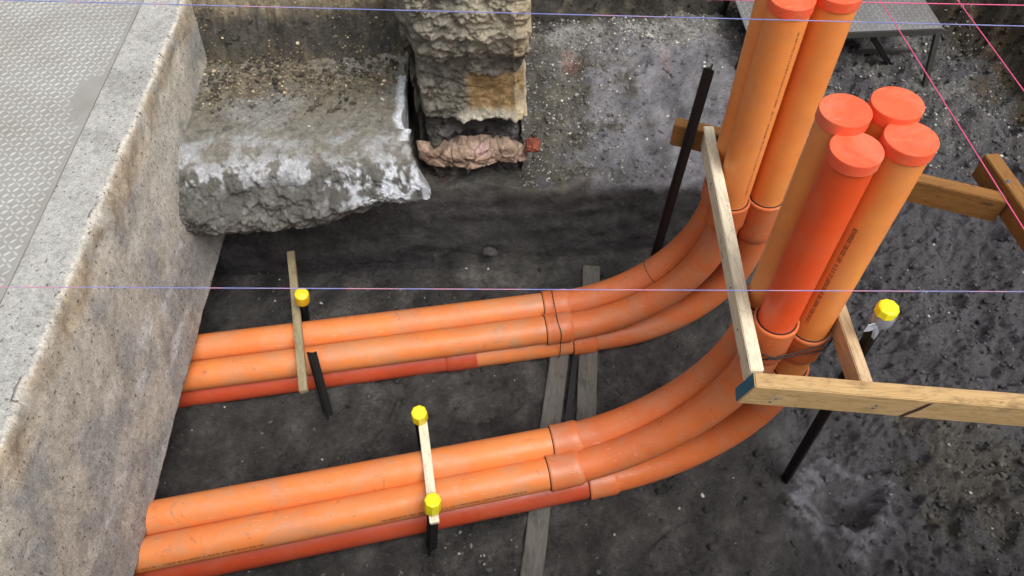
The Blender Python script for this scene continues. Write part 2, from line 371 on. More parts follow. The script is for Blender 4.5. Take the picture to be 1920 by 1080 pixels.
# rough relief of the steep faces pushes them sideways
PY = GY - steep*(.006*ridge(GX*3, GZ*13, 1.5, 4)*.5 + .010*fbm(GX*6, GZ*16, 2.5, 5)+.005*fbm(GX*30, GZ*50, 2.5, 3))
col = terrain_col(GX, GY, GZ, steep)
smooth_led = ss(GX+.2*fbm(GX*4, GY*4, 61, 3), .38, .62)*(1-ss(GX, 1.0, 1.3))*ss(GY, 2.12, 2.2)*(1-ss(GY, 2.72, 2.9))
smooth_cut = ss(GY, 2.04, 2.08)*(1-ss(GY, 2.2, 2.25))*(GX > -.3)*(1-ss(GX, 1.0, 1.3))
alpha = 1-.60*smooth_led-.45*smooth_cut-.5*ss(GX, .5, .9)*(1-ss(GY, 1.9, 2.3))*(1-ss(fbm(GX*3, GY*3, 71, 3)-.9*np.exp(-((GX-1.55)/.25)**2-((GY-.85)/.3)**2), -.1, .3)*.6)
col = np.concatenate([col, alpha[..., None]], -1)
P = np.stack([GX, PY, GZ2], -1)
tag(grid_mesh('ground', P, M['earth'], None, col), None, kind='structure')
# street level round the excavation
ring = []
def rect(a, b, c, d): ring.append([(a, b, .985), (c, b, .985), (c, d, .985), (a, d, .985)])
rect(-60, -60, 60, .12); rect(-60, 3.88, 60, 60); rect(-60, .12, -1.98, 3.88); rect(3.33, .12, 60, 3.88)
V = [v for q in ring for v in q]; Fq = [[4*i+k for k in range(4)] for i in range(4)]
tag(link_mesh('street_ground', V, Fq, M['earth'], None, False, np.ones((16, 3))*np.array([.14, .13, .12])), None, kind='structure')

# loose gravel, soil clods: nobody could count them
ico = bmesh.new(); bmesh.ops.create_icosphere(ico, subdivisions=1, radius=1)
IV = np.array([v.co[:] for v in ico.verts]); IF = np.array([[v.index for v in f.verts] for f in ico.faces]); ico.free()
def scatter(name, label, n, dens, size, colf, mat, smooth=False, zfun=None, sink=.25):
    X = rng.uniform(-1.30, 2.9, n*10); Y = rng.uniform(.45, 3.4, n*10)
    k = rng.random(n*10) < dens(X, Y); X, Y = X[k][:n], Y[k][:n]
    Z = terrain_z(X, Y)+fine_z(X, Y)
    s = size(len(X)); Z = np.where((X < -.42) & (Y > 2.12) & (Y < 2.62), np.maximum(Z, .744+.008*pn(X*5, Y*5)), Z)
    sc = s[:, None]*rng.uniform(.6, 1.25, (len(X), 3)); sc[:, 2] *= .75
    a = rng.uniform(0, 6.28, len(X))
    v = IV[None]*(1+.38*rng.normal(size=(len(X), len(IV), 1))*.6)*sc[:, None]
    ca, sa = np.cos(a)[:, None], np.sin(a)[:, None]
    vx = v[..., 0]*ca-v[..., 1]*sa; vy = v[..., 0]*sa+v[..., 1]*ca
    v = np.stack([vx+X[:, None], vy+Y[:, None], v[..., 2]+(Z+s*sink)[:, None]], -1)
    F = (IF[None]+(np.arange(len(X))*len(IV))[:, None, None]).reshape(-1, 3)
    c = np.repeat(colf(X, Y), len(IV), axis=0)
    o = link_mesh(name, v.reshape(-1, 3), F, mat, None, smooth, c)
    return tag(o, label, name.replace('_', ' '), kind='stuff')
def d_gravel(X, Y):
    n = fbm(X*2.5, Y*2.5, 55, 3)
    led = ((Y > 2.16) & (Y < 3.1) & (X > .05) & (X < 1.1))*(ss(-(X-.55)+.25*n, 0, .3)*.8+.12+ss(Y, 2.8, 2.95)*.7)
    back_r = ((Y > 2.25) & (X > 1.1) & (X < 2.3))*.55
    lf = ((X < -.42) & (Y > 2.12))*(.05+.9*ss(Y+.1*n, 2.22, 2.45)+.9*(Y > 2.66))*1.0
    fl = ((Y < 2.05))*(.02+.10*ss(n, .15, .6)+.25*np.exp(-((X+.25)/.35)**2-((Y-.68)/.16)**2)+.5*np.exp(-((X-1.72)/.15)**2-((Y-1.72)/.12)**2)+.3*np.exp(-((X-1.65)/.2)**2-((Y-.85)/.25)**2))
    return np.clip(led+back_r+lf+fl, 0, 1)
def c_gravel(X, Y):
    v = rng.random((len(X), 1)); t = rng.random((len(X), 1))
    base = np.where(v > .9, .55, np.where(v > .55, .26, .13)); c = base*np.array([1, .95, .84]); c = c*(.75+.5*t)
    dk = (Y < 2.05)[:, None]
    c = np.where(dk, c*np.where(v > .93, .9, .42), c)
    lf = ((X < -.36) & (Y > 2.3))[:, None]; return np.where(lf, c*np.array([1.05, .9, .68]), c)
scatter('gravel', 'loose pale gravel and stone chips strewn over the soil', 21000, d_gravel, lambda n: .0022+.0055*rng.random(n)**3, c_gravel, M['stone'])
def d_clod(X, Y):
    n = fbm(X*3, Y*3, 75, 3)
    return np.clip(.10+.5*ss(n, .1, .6)+.25*ss(X, .9, 1.4)+.6*np.exp(-((X-1.60)/.22)**2-((Y-.98)/.25)**2)+.5*(X > 2.1)+.3*(Y > 3.0), 0, 1)*((Y < 2.04) | (Y > 2.2))+1.*((X < -.36) & (Y > 2.40) & (Y < 2.7))
def c_clod(X, Y):
    Z = terrain_z(X, Y); c = terrain_col(X, Y, Z, 0*X); return c*rng.uniform(.7, 1.25, (len(X), 1))
scatter('soil_clods', 'crumbled dark soil clods lying over the trench floor', 15000, d_clod, lambda n: .0025+.012*rng.random(n)**3.6, c_clod, M['earth'], True, sink=.1)

# ------------------------------------------------------------------ concrete slab on the left
SX = -1.186
def slab():
    yv = np.arange(-.3, 2.96, .0075)
    zs = np.linspace(1.0, .25, 110)
    top = np.concatenate([np.linspace(-3.2, -1.5, 6)[:-1], np.linspace(-1.5, SX, 36)[:-1]])
    bot = np.linspace(SX, -3.2, 8)[1:]
    prof = [(x, 1.0, 0) for x in top]+[(SX, z, 1) for z in zs]+[(x, .25, 2) for x in bot]
    pr = np.array(prof); Yg, I = np.meshgrid(yv, np.arange(len(pr)), indexing='ij')
    X = pr[I, 0].copy(); Z = pr[I, 1].copy(); K = pr[I, 2]
    side = K == 1
    # rounding + chipping of the top arris
    chip = np.clip(.25+fbm(Yg*6, 0*Yg, 2, 3)+.6*fbm(Yg*38, 0*Yg, 3, 3), 0, .9)
    dz = 1.0-Z
    e = side*np.exp(-dz/.014)
    X -= e*(.006+.018*chip)+((K == 0) & (X > SX-.028))*(.010+.018*chip)*ss(X, SX-.028, SX)
    Z -= ((X > SX-.03) & (K == 0))*.004*(1+chip)*ss(X, SX-.03, SX)+side*.004*(1+chip)*np.exp(-dz/.02)
    X += side*(.006*fbm(Yg*3, Z*3, 1, 3)+.0015*fbm(Yg*14, Z*14, 2, 4)+.0010*fbm(Yg*50, Z*50, 2, 2))*(1-e)
    lip = side*np.exp(-((Z-.93)/.035)**2); X += lip*(.010*fbm(Yg*9, Z*6, 4, 3)-.004)
    Z += (np.abs(Z-.25) < 1e-6)*.008*fbm(Yg*11, 0*Z, 6, 4)
    Z += (K == 0)*.003*fbm(X*6, Yg*6, 3, 4)
    c = np.ones(X.shape+(3,))*np.array([.45, .415, .355])
    n = fbm(Yg*4, Z*4, 11, 4); n2 = fbm(Yg*2, Z*7, 13, 3)
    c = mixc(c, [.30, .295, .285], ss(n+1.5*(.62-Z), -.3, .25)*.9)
    c = mixc(c, [.52, .50, .45], ss(n2, .1, .6)*.6)
    band = side*ss(Z+.02*n, .875, .93); c = mixc(c, [.37, .26, .14], band*.48*ss(fbm(Yg*5, Z*3, 17, 3), -.5, .25))
    c = mixc(c, [.50, .47, .41], side*ss(Z, .984, .994)*1.0)
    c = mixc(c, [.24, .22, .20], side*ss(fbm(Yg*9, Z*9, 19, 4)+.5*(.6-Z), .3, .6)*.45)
    c = mixc(c, [.56, .56, .58], side*ss(fbm(Yg*5+Z*3, Z*12, 29, 4), .32, .55)*ss(-Z, -.75, -.5)*.6)
    tp = (K == 0)*1.
    c = mixc(c, [.36, .355, .335], tp); c = mixc(c, [.27, .265, .25], tp*ss(fbm(X*5, Yg*5, 23, 4), .0, .5)*.7)
    c = mixc(c, [.48, .455, .40], tp*ss(X, SX-.016, SX-.006))
    P = np.stack([X, Yg, Z], -1)
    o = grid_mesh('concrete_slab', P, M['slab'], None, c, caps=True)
    tag(o, 'thick pale concrete slab whose scratched tan side overhangs the left pipe ends', 'slab')
slab()
# checker plate
def lug_plate(name, label, x0_, x1_, y0_, y1_, ztop, thick, pitch, mplate, mtread, parent=None, sink=None, rot=0):
    t = thing(name, label, 'plate', ((x0_+x1_)/2, (y0_+y1_)/2, ztop-thick)) if parent is None else parent
    bm = bmesh.new(); bmesh.ops.create_cube(bm, size=1)
    for v in bm.verts: v.co = Vector((x0_+(v.co.x+.5)*(x1_-x0_), y0_+(v.co.y+.5)*(y1_-y0_), ztop-thick+(v.co.z+.5)*thick))
    bmesh.ops.bevel(bm, geom=[e for e in bm.edges], offset=min(.0015, thick*.3), segments=1, affect='EDGES')
    me = bpy.data.meshes.new('deck_plate'); bm.to_mesh(me); bm.free()
    o = bpy.data.objects.new('deck_plate', me); COL.objects.link(o); me.materials.append(mplate); adopt(o, t)
    V, Fc = [], []
    L, W, H = pitch*.54, pitch*.16, .0034
    base = [(-1, 0, 0), (-.6, -1, 0), (.6, -1, 0), (1, 0, 0), (.6, 1, 0), (-.6, 1, 0), (-.55, 0, 1), (0, -.35, 1.1), (.55, 0, 1), (0, .35, 1.1)]
    fs = [(0, 1, 6), (1, 2, 7, 6), (2, 3, 8, 7), (3, 4, 8), (4, 5, 9, 8), (5, 0, 6, 9), (6, 7, 8, 9)]
    i = 0; yy = y0_+pitch*.6
    while yy < y1_-pitch*.5:
        j = 0; xx = x0_+pitch*.6
        while xx < x1_-pitch*.5:
            a = math.pi/4 if (i+j) % 2 else -math.pi/4
            dust = 0 if sink is None else sink(xx, yy)
            h = H*(1-dust)
            if h > .0003:
                ca, sa = math.cos(a), math.sin(a); b = len(V)
                for px, py, pz in base:
                    lx, ly = px*L, py*W
                    V.append((xx+lx*ca-ly*sa, yy+lx*sa+ly*ca, ztop+pz*h-.0001))
                Fc += [[b+q for q in f] for f in fs]
            xx += pitch; j += 1
        yy += pitch; i += 1
    link_mesh('tread', V, Fc, mtread, t, True)
    return t
def sink(x, y):
    n = float(pn(x*2.6+3, y*2.6, 5.))+.8*float(pn(x*9, y*9, 5.))+.3
    edge = .45*max(0, 1-(-1.343-x)/.16)*max(0, 1-abs(y-2.05)/.35)
    return min(1, max(0, (n-.30)*1.0+edge*1.5))
lug_plate('steel_plate', 'dusty grey checker plate lying on top of the left concrete slab', -2.55, -1.345, -.2, 2.655, 1.007, .008, .0225, M['plate'], M['tread'], sink=sink)

# ------------------------------------------------------------------ old concrete footing
def footing():
    path = [(2.62, .745), (2.40, .735), (2.20, .735), (2.06, .735), (1.99, .715), (1.935, .675), (1.875, .62), (1.83, .57), (1.835, .52), (1.90, .45), (2.02, .38), (2.16, .34), (2.3, .34), (2.6, .34)]
    pp = np.array(path); seg = np.r_[0, np.cumsum(np.hypot(*np.diff(pp, axis=0).T))]
    t = np.linspace(0, seg[-1], 380); py = np.interp(t, seg, pp[:, 0]); pz = np.interp(t, seg, pp[:, 1])
    for _ in range(6): py[1:-1] = (py[:-2]+py[1:-1]*2+py[2:])/4; pz[1:-1] = (pz[:-2]+pz[1:-1]*2+pz[2:])/4
    u = np.linspace(0, 1, 300); U, I = np.meshgrid(u, np.arange(len(t)), indexing='ij')
    y, z = py[I], pz[I]
    ny = np.gradient(pz)[I]*-1; nz = np.gradient(py)[I]*1.; L = np.hypot(ny, nz); ny, nz = -ny/L*-1, -nz/L
    front = ss(-z, -.72, -.67)*ss(-y, -2.3, -2.05)
    xr = -.385+.115*np.exp(-((z-.60)/.11)**2)*(y < 2.12)+.012*fbm(y*12, z*12, 3, 3)
    X = -1.25+U*(xr+1.25)
    # the right part's underside is thinner
    lift = ss(X, -.85, -.33)*.14*ss(-z, -.66, -.52); z = z+lift
    right_in = ss(U, .965, 1.)
    k1 = fbm(X*5, y*5, z*5, 3); f1, f2, cid = cells(X*11, y*11, z*11); f1b, f2b, cb = cells(X*30, y*30, z*30)
    d = front*(.036*k1+.020*(.5-f1)+.014*ss(cid, .3, .9)*ss(f2-f1, .02, .4)+.010*(.5-f1b)*cb*2+.020*ridge(X*16, y*16, z*20, 4)*.6+.008*fbm(X*60, y*60, z*60, 3))+(1-front)*(.014*fbm(X*4, y*4, 2, 4)+.006*fbm(X*18, y*18, 4, 4)+.003*fbm(X*60, y*60, 4, 2))
    y2 = y+ny*d*0-d*front; z2 = z+d*(1-front)+front*.4*d
    # close the right end
    cy, cz = 2.2, .56
    P = np.stack([X, y2, z2], -1)
    n = fbm(X*3, y*3, z*3+4, 4); nf = fbm(X*14, y*14, z*14, 4); ns = fbm(X*55, y*55, z*55, 3)
    c = np.ones(X.shape+(3,))*np.array([.235, .218, .185])
    top = 1-front
    c = mixc(c, [.20, .175, .125], top*ss(y+.08*n, 2.10, 2.34)*.9)
    c = mixc(c, [.11, .10, .085], top*ss(nf+.4*n, .2, .6)*.6)
    c = mixc(c, [.26, .22, .15], top*ss(y, 2.2, 2.4)*ss(fbm(X*40, y*40, 3, 2), .2, .5))
    c = mixc(c, [.30, .295, .28], top*ss(n, .0, .5)*.7)
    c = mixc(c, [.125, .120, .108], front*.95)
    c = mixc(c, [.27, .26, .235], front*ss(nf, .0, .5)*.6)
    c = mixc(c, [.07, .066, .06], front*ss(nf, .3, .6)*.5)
    crest = np.exp(-((z-(.690+.03*n-.025*ss(X, -.8, -.4)))/.032)**2)*(y < 2.1)
    c = mixc(c, [.52, .53, .55], np.clip(1.1*crest*ss(nf+.45*n+.5*ns, -.25, .15), 0, 1)*.95)
    patch = np.exp(-((X+.40)/.17)**2-((z-.655)/.06)**2)*(y < 2.10); c = mixc(c, [.66, .68, .72], np.clip(patch*1.35*ss(nf+.6*ns, -.25, .25), 0, 1))
    c = mixc(c, [.52, .535, .56], top*ss(-np.abs(y-2.07)/.05+nf+n, -.9, .2)*.45)
    c = mixc(c, [.70, .72, .75], ss(U, .955, .985)*(y > 2.05)*(y < 2.42)*top)
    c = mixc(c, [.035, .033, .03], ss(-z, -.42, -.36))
    nu = len(u)
    # end cap rings
    rings = [P]; cols = [c]
    last = P[-1]; lc = c[-1]
    for s_, dx in ((.93, .004), (.8, .003), (.5, .0), (.05, 0)):
        q = last.copy(); q[:, 1] = cy+(last[:, 1]-cy)*s_; q[:, 2] = cz+(last[:, 2]-cz)*s_
        q[:, 0] = last[:, 0]*s_+(-.385)*(1-s_)+dx+.006*fbm(q[:, 1]*12, q[:, 2]*12, 8, 3)
        rings.append(q[None]); cols.append((lc*.6)[None])
    P = np.concatenate(rings); c = np.concatenate(cols)
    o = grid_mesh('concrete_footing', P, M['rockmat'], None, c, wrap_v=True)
    tag(o, 'broken grey concrete footing with a white limed nose jutting over the trench', 'footing')
footing()

# ------------------------------------------------------------------ old masonry pier
def masonry():
    t = thing('masonry_pier', 'crumbling rubble masonry pier with tan patch standing right of the concrete footing', 'masonry pier', (-.13, 2.35, .40))
    # perimeter: left side, front, right side
    per = [(-.335, 2.7), (-.335, 2.24), (-.30, 2.20), (.04, 2.20), (.07, 2.24), (.085, 2.75)]
    pp = np.array(per); seg = np.r_[0, np.cumsum(np.hypot(*np.diff(pp, axis=0).T))]
    s = np.linspace(0, seg[-1], 400); px = np.interp(s, seg, pp[:, 0]); py = np.interp(s, seg, pp[:, 1])
    zz = np.linspace(.36, 1.32, 330)
    Sg, Z = np.meshgrid(np.arange(len(s)), zz, indexing='ij'); X = px[Sg].copy(); Y = py[Sg].copy()
    fr = ((Y < 2.24))*1.; sx = (X > .05)*1.-(X < -.32)*1.
    f1, f2, cid = cells(X*8.5, Y*8.5+.3, Z*13); g = f2-f1
    stone = ss(g, .02, .25)*(.6+.8*cid)
    f1b, f2b, cb = cells(X*30, Y*30, Z*34); st2 = ss(f2b-f1b, .0, .3)*cb
    tanp = ss(X, -.15, -.11)*ss(Z+.02*pn(X*20, 1), .735, .75)*ss(-Z+.02*pn(X*14, 4), -.915, -.89)
    rim = ss(X, -.20, -.14)*np.exp(-((Z-(.72+.02*pn(X*18, 7)))/.022)**2)
    colr = ss(X, .025, .045)*(Z > .70)
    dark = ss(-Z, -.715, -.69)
    dep = .010*stone*ss(cid, .4, .6)+.008*st2+.026*fbm(X*7, Y*7, Z*11, 5)+.012*fbm(X*24, Y*24, Z*30, 4)+.007*ridge(X*30, Y*30, Z*40, 4)+.004*fbm(X*80, Y*80, Z*80, 2)
    dep = dep*(1-.8*tanp)+.022*rim+.012*colr*(1+.6*fbm(X*25, Z*22, 3., 4))-.040*dark*ss(X, -.26, -.16)-.015*dark+.018*dark*fbm(X*22, Y*22, Z*26, 4)
    dep += .050*ss(Z+.05*pn(X*9, 3.3), .95, 1.02)+.03*ss(Z, 1.08, 1.12)
    dep -= .07*np.exp(-((X+.335)/.03)**2)*fr
    Y = Y-dep*fr; X = X+dep*sx*.22
    n = fbm(X*9, Y*9, Z*9, 4)
    c = np.ones(X.shape+(3,))*np.array([.20, .185, .15])
    c = mixc(c, [.28, .255, .205], ss(n+.3*cid, .0, .5)*.7)
    c = mixc(c, [.09, .083, .072], ss(fbm(X*14, Y*9, Z*18, 4), .15, .6)*.6)
    c = mixc(c, [.10, .095, .08], (1-ss(g, .0, .10))*.5)
    c = mixc(c, [.34, .31, .25], ss(Z, .98, 1.05)*.65*ss(cid, .2, .6))
    c = mixc(c, [.47, .42, .31], ss(X, -.14, -.08)*ss(Z, 1.03, 1.09)*.8)
    c = mixc(c, [.40, .27, .125], tanp*.95); c = mixc(c, [.22, .14, .06], tanp*ss(n, .1, .5)*.7)
    c = mixc(c, [.60, .55, .45], np.clip(rim+.0, 0, 1)*.9)
    c = mixc(c, [.52, .42, .28], colr*ss(n, -.5, .1)*.9)
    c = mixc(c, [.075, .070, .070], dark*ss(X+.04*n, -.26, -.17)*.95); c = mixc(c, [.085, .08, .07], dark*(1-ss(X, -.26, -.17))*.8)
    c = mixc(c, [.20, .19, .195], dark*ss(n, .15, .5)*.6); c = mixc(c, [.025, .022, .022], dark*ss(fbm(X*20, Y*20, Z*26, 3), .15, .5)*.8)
    P = np.stack([X, Y, Z], -1)
    # a lid so that it is a solid
    lid = P[:, -1:].copy(); lid[..., 1] = 2.75; lid[..., 0] = lid[..., 0]*.9
    P = np.concatenate([P, lid], 1); c = np.concatenate([c, c[:, -1:]], 1)
    grid_mesh('stonework', P, M['rockmat'], t, c)
    # peach lime layer at the foot
    u = np.linspace(0, 1, 170); vv = np.linspace(0, 1, 90)
    U, T = np.meshgrid(u, vv, indexing='ij'); x = -.355+U*.44
    lo = .462+.016*fbm(x*9, 0*x, 2, 4)+.02*(1-ss(U, 0, .12))-.012*np.exp(-((x+.13)/.06)**2); hi = .575+.018*fbm(x*8, 0*x, 5, 4)-.05*ss(U, .82, 1)+.015*np.exp(-((x+.10)/.07)**2)
    z = lo+(hi-lo)*T; f1, f2, cid = cells(x*17, z*20, 3.); pl = ss(f2-f1, .0, .09)
    edge = (1-np.abs(2*T-1)**5)*np.clip(np.sin(np.pi*U), 0, 1)**.3
    y = 2.225-edge*(.062+.022*pl*(cid-.3)+.016*fbm(x*10, z*14, 6, 4)+.005*fbm(x*50, z*50, 6, 3))
    nn = fbm(x*20, y*20, z*20, 4)
    c = np.ones(x.shape+(3,))*np.array([.47, .335, .25]); c = mixc(c, [.26, .18, .125], ss(nn, .0, .5)*.8); c = mixc(c, [.62, .40, .38], ss(pn(x*9, y*9, z*9), .25, .5)*.6)
    c = mixc(c, [.09, .08, .07], (1-pl)*.5); c = mixc(c, [.07, .06, .055], ss(.08-T+.05*nn, 0, .05)*.9)
    tag(grid_mesh('lime_layer', np.stack([x, y, z], -1), M['rockmat'], t, c), 'pinkish lime mortar layer at the foot')
masonry()
def lumpstone(name, label, cat, loc, sc, colr, seed, rotz=0):
    bm = bmesh.new(); bmesh.ops.create_icosphere(bm, subdivisions=4, radius=1)
    V = np.array([v.co[:] for v in bm.verts]); F = [[v.index for v in f.verts] for f in bm.faces]; bm.free()
    m = np.max(np.abs(V), axis=1)[:, None]; V = V*(.75+.25/m)
    r = 1+.30*fbm(V[:, 0]*1.6+seed, V[:, 1]*1.6, V[:, 2]*1.6, 4); V = V*r[:, None]*np.array(sc)
    ca, sa = math.cos(rotz), math.sin(rotz); V = np.stack([V[:, 0]*ca-V[:, 1]*sa, V[:, 0]*sa+V[:, 1]*ca, V[:, 2]], 1)
    n = fbm(V[:, 0]*30+seed, V[:, 1]*30, V[:, 2]*30, 3); c = np.array(colr)*(1+.5*n[:, None])
    o = link_mesh(name, V, F, M['rockmat'], None, True, c); o.location = loc
    return tag(o, label, cat)
lumpstone('brick_stub', 'broken red brick stub poking out beside the pier\'s pinkish lime layer', 'brick', (.105, 2.205, .545), (.030, .034, .020), (.30, .085, .05), 3)
lumpstone('stone', 'pale angular stone stuck in the dark cut right below the concrete footing', 'stone', (-.09, 2.055, .075), (.03, .02, .012), (.085, .08, .078), 8)

# ------------------------------------------------------------------ conduits
RH, RV, RE = .055, .0510, .0545
def frames(x, y, th, z, R, cap, lx, ly):
    u = Vector((math.cos(th), math.sin(th), 0)); k = Vector((lx, ly, 1)).normalized(); wv = Vector((math.sin(th), -math.cos(th), 0))
    A = Vector((x, y, z))-u*R; B = Vector((x, y, z+R)); La = R*math.pi/2
    def at(s):                       # arc-length position, tangent; 0 = start of the bend
        if s <= 0: return A+u*s, u
        if s <= La:
            a = s/R; return A+u*(R*math.sin(a))+Vector((0, 0, R-R*math.cos(a))), (u*math.cos(a)+Vector((0, 0, math.sin(a))))
        return B+k*(s-La), k
    s_of_z = lambda h: La+(h-z-R)/k.z
    return at, s_of_z, La, wv
def sweep(at, wv, stations, name, mat, parent, closed=True, n=48, inner=None):
    P = []
    for s, r in stations:
        c, t = at(s); b = t.cross(wv)
        b.normalize()
        P.append([list(c+(wv*math.cos(a)+b*math.sin(a))*r) for a in (2*math.pi*i/n for i in range(n))])
    o = grid_mesh(name, np.array(P), mat, parent, None, wrap_v=True, caps=closed)
    return sharpen(o, 40)
def stn(a, b, r, step=.02):
    k = max(2, int((b-a)/step)); return [(a+(b-a)*i/k, r) for i in range(k+1)]
def sleeve(at, wv, a, b, r0, name, mat, parent, wall=.0058, lip_at='a', label=None):
    """moulded socket: flared body between a and b with a bead at its open end"""
    r = r0+wall; L = b-a
    if lip_at == 'a':
        st = [(a, r0+.0004), (a, r-.001), (a+.0015, r+.0002), (a+.008, r+.0012), (a+.014, r)]+stn(a+.016, b-.014, r)+[(b-.004, r0+.0015), (b, r0-.0012)]
    else:
        st = [(a, r0-.0012), (a+.004, r0+.0015)]+stn(a+.014, b-.016, r)+[(b-.014, r), (b-.008, r+.0012), (b-.0015, r+.0002), (b, r-.001), (b, r0+.0004)]
    o = sweep(at, wv, st, name, mat, parent, closed=False)
    if label: o['label'] = label
    return o
def ringseal(at, wv, s, r, parent, name='seal_ring', th=.0016, mat=None):
    P = []; n = 48
    c, t = at(s); b = t.cross(wv).normalized()
    for i in range(n):
        a = 2*math.pi*i/n; d = wv*math.cos(a)+b*math.sin(a)
        P.append([list(c+d*(r+th*math.cos(q))+t*(th*math.sin(q))) for q in (2*math.pi*j/8 for j in range(8))])
    P.append(P[0])
    return grid_mesh(name, np.array(P), mat or M['rubber'], parent, None, wrap_v=True)
def marking(at, wv, s0_, s1_, ang, r, parent, h=.0075, seed=1):
    """row of small printed characters along the pipe"""
    rr = random.Random(seed); V, F = [], []
    s = s0_; R = r+.0004
    def quad(sa, sb, a0, a1):
        b0 = len(V)
        for (q, a) in ((sa, a0), (sb, a0), (sb, a1), (sa, a1)):
            c, t = at(q); b = t.cross(wv).normalized(); V.append(c+(wv*math.cos(a)+b*math.sin(a))*R)
        F.append([b0, b0+1, b0+2, b0+3])
    da = h/r
    while s < s1_:
        wd = rr.uniform(.0035, .0055)
        kind = rr.random()
        if kind < .12: s += .0035; continue
        st = .0013
        quad(s, s+st, ang, ang+da)
        if rr.random() < .6: quad(s+wd-st, s+wd, ang, ang+da)
        if rr.random() < .7: quad(s+st, s+wd-st, ang, ang+da*.18)
        if rr.random() < .6: quad(s+st, s+wd-st, ang+da*.42, ang+da*.58)
        if rr.random() < .6: quad(s+st, s+wd-st, ang+da*.82, ang+da)
        s += wd+.002
    return link_mesh('printed_marking', V, F, M['ink'], parent, False)
def endcap(at, wv, s_top, parent):
    r = RV+.0036; h = .029
    st = [(s_top-h, RV+.0004), (s_top-h, r-.0008), (s_top-h+.001, r)]+stn(s_top-h+.002, s_top-.004, r)+[(s_top-.0016, r), (s_top-.0004, r-.0008), (s_top, r-.0022), (s_top, r-.003), (s_top-.0003, r*.6), (s_top-.0003, .002)]
    return sweep(at, wv, st, 'end_cap', M['cap'], parent)
def conduit(key, label, x, y, th, z, R, cap, lx, ly, sock, rsock, group, straight='orange', riser='riser', top_cut=None, extra=None):
    global RV; RV = .0492 if key[0] == 'N' else .0535
    at, soz, La, wv = frames(x, y, th, z, R, cap, lx, ly)
    t = thing('conduit', label, 'pipe', (x, y, 0), group)
    a, b = sock; r0, r1 = rsock
    e0, e1 = soz(r0), soz(r1)
    S0 = -2.05
    if straight == 'split':
        sweep(at, wv, stn(S0, -.60, RH-.001, .2), 'straight_pipe', M['red'], t)['label'] = 'dark red straight length'
        sleeve(at, wv, -.66, -.535, RH-.001, 'socket', M['red'], t, lip_at='b', wall=.004)
        sweep(at, wv, stn(-.60, a+.02, RH, .2), 'straight_pipe', M['orange'], t)
    else:
        o = sweep(at, wv, stn(S0, a+.02, RH, .2), 'straight_pipe', M[straight], t)
        if straight == 'red': o['label'] = 'dark red straight length'
    # bend with its two sockets
    st = [(s, RE) for s, _ in stn(b-.012, min(e0, e1)+.01, 0, .022)]
    bend = sweep(at, wv, st, 'bend', M['elbow'], t)
    sleeve(at, wv, a, b, RH+.0008, 'socket', M['elbow'], bend)
    sleeve(at, wv, e0, e1, RV+.0035, 'socket', M['elbow'], bend, lip_at='b', wall=.0062)
    ringseal(at, wv, a-.0012, RH+.0004, bend)
    tc = soz(cap if top_cut is None else top_cut)
    sweep(at, wv, [(s, RV) for s, _ in stn(e0+.02, tc-.012, 0, .2)], 'riser_pipe', M[riser], t)
    ringseal(at, wv, e1+.0012, RV+.0006, bend, th=.0018)
    if top_cut is None: endcap(at, wv, tc, t)
    if extra: extra(t, at, wv, soz, La)
    return t
GN = 'conduits bundled in the near row'; GF = 'conduits bundled in the far row'
A_ = .0031; B_ = -.0001
def ex1(t, at, wv, soz, La):
    marking(at, wv, -1.36, -.95, math.radians(-22), RH, t, .009, seed=3)
    marking(at, wv, -.58, -.10, math.radians(-20), RH, t, .009, seed=4)
def ex2(t, at, wv, soz, La): marking(at, wv, soz(.95), soz(1.26), math.radians(-60+8), RV, t, .011, 5)
def ex3(t, at, wv, soz, La): marking(at, wv, soz(.84), soz(1.42), math.radians(15), RV, t, .006, 6)
conduit('N1', 'near-row orange pipe at the back, rising to the leftmost of the four lower caps', .6890, 1.1683, .156, .2249, .579, 1.5509, A_, B_, (-.004, .098), (.775, .895), GN)
conduit('N2', 'near-row pipe on top in front whose upright length is bright red', .6925, 1.0796, .1666, .2063, .5856, 1.527, A_, B_, (-.020, .096), (.775, .93), GN, riser='redriser', extra=ex1)
def n3coup(t, at, wv, soz, La):
    marking(at, wv, soz(.93), soz(1.30), math.radians(-66), RV, t, .010, 5)
    sleeve(at, wv, soz(.745), soz(.865), RV+.002, 'coupling', M['elbow'], t, lip_at='b', wall=.006)
    ringseal(at, wv, soz(.867), RV+.001, t, th=.002)
conduit('N3', 'near-row lowest front pipe, dark red along the ground, rising as the rightmost upright', .8008, 1.0927, .169, .0743, .51, 1.5378, A_, B_, (-.066, .040), (.565, .665), GN, straight='red', extra=n3coup)
conduit('N4', 'near-row hidden pipe, only its upright end and hindmost lower cap showing', .7983, 1.1822, .1639, .0734, .5174, 1.5524, A_, B_, (-.06, .04), (.59, .70), GN)
A_ = .004; B_ = .0072
conduit('F1', 'far-row orange pipe at the back, its leftmost upright running out of the picture', .7275, 1.7607, .1003, .1505, .5488, 1.60, A_, B_, (-.062, .045), (.66, .745), GF,
        extra=lambda t, at, wv, soz, La: ringseal(at, wv, .40, RE, t, 'seam_ring', .0013))
conduit('F2', 'far-row top front pipe, its upright wearing the highest cap on the left with printed marks', .7260, 1.6591, .1085, .1421, .5052, 1.492, A_, B_, (-.10, .004), (.665, .775), GF, extra=ex3)
conduit('F3', 'far-row lowest pipe, dark red then orange on the ground, behind the two higher ones', .8480, 1.6735, .1141, .044, .4714, 1.495, A_, B_, (-.15, -.055), (.585, .765), GF, straight='split')
conduit('F4', 'far-row hidden pipe supporting the stack at the back near the ground', .8522, 1.765, .108, .0442, .4772, .78, A_, B_, (-.15, -.055), (.585, .70), GF, top_cut=.72)

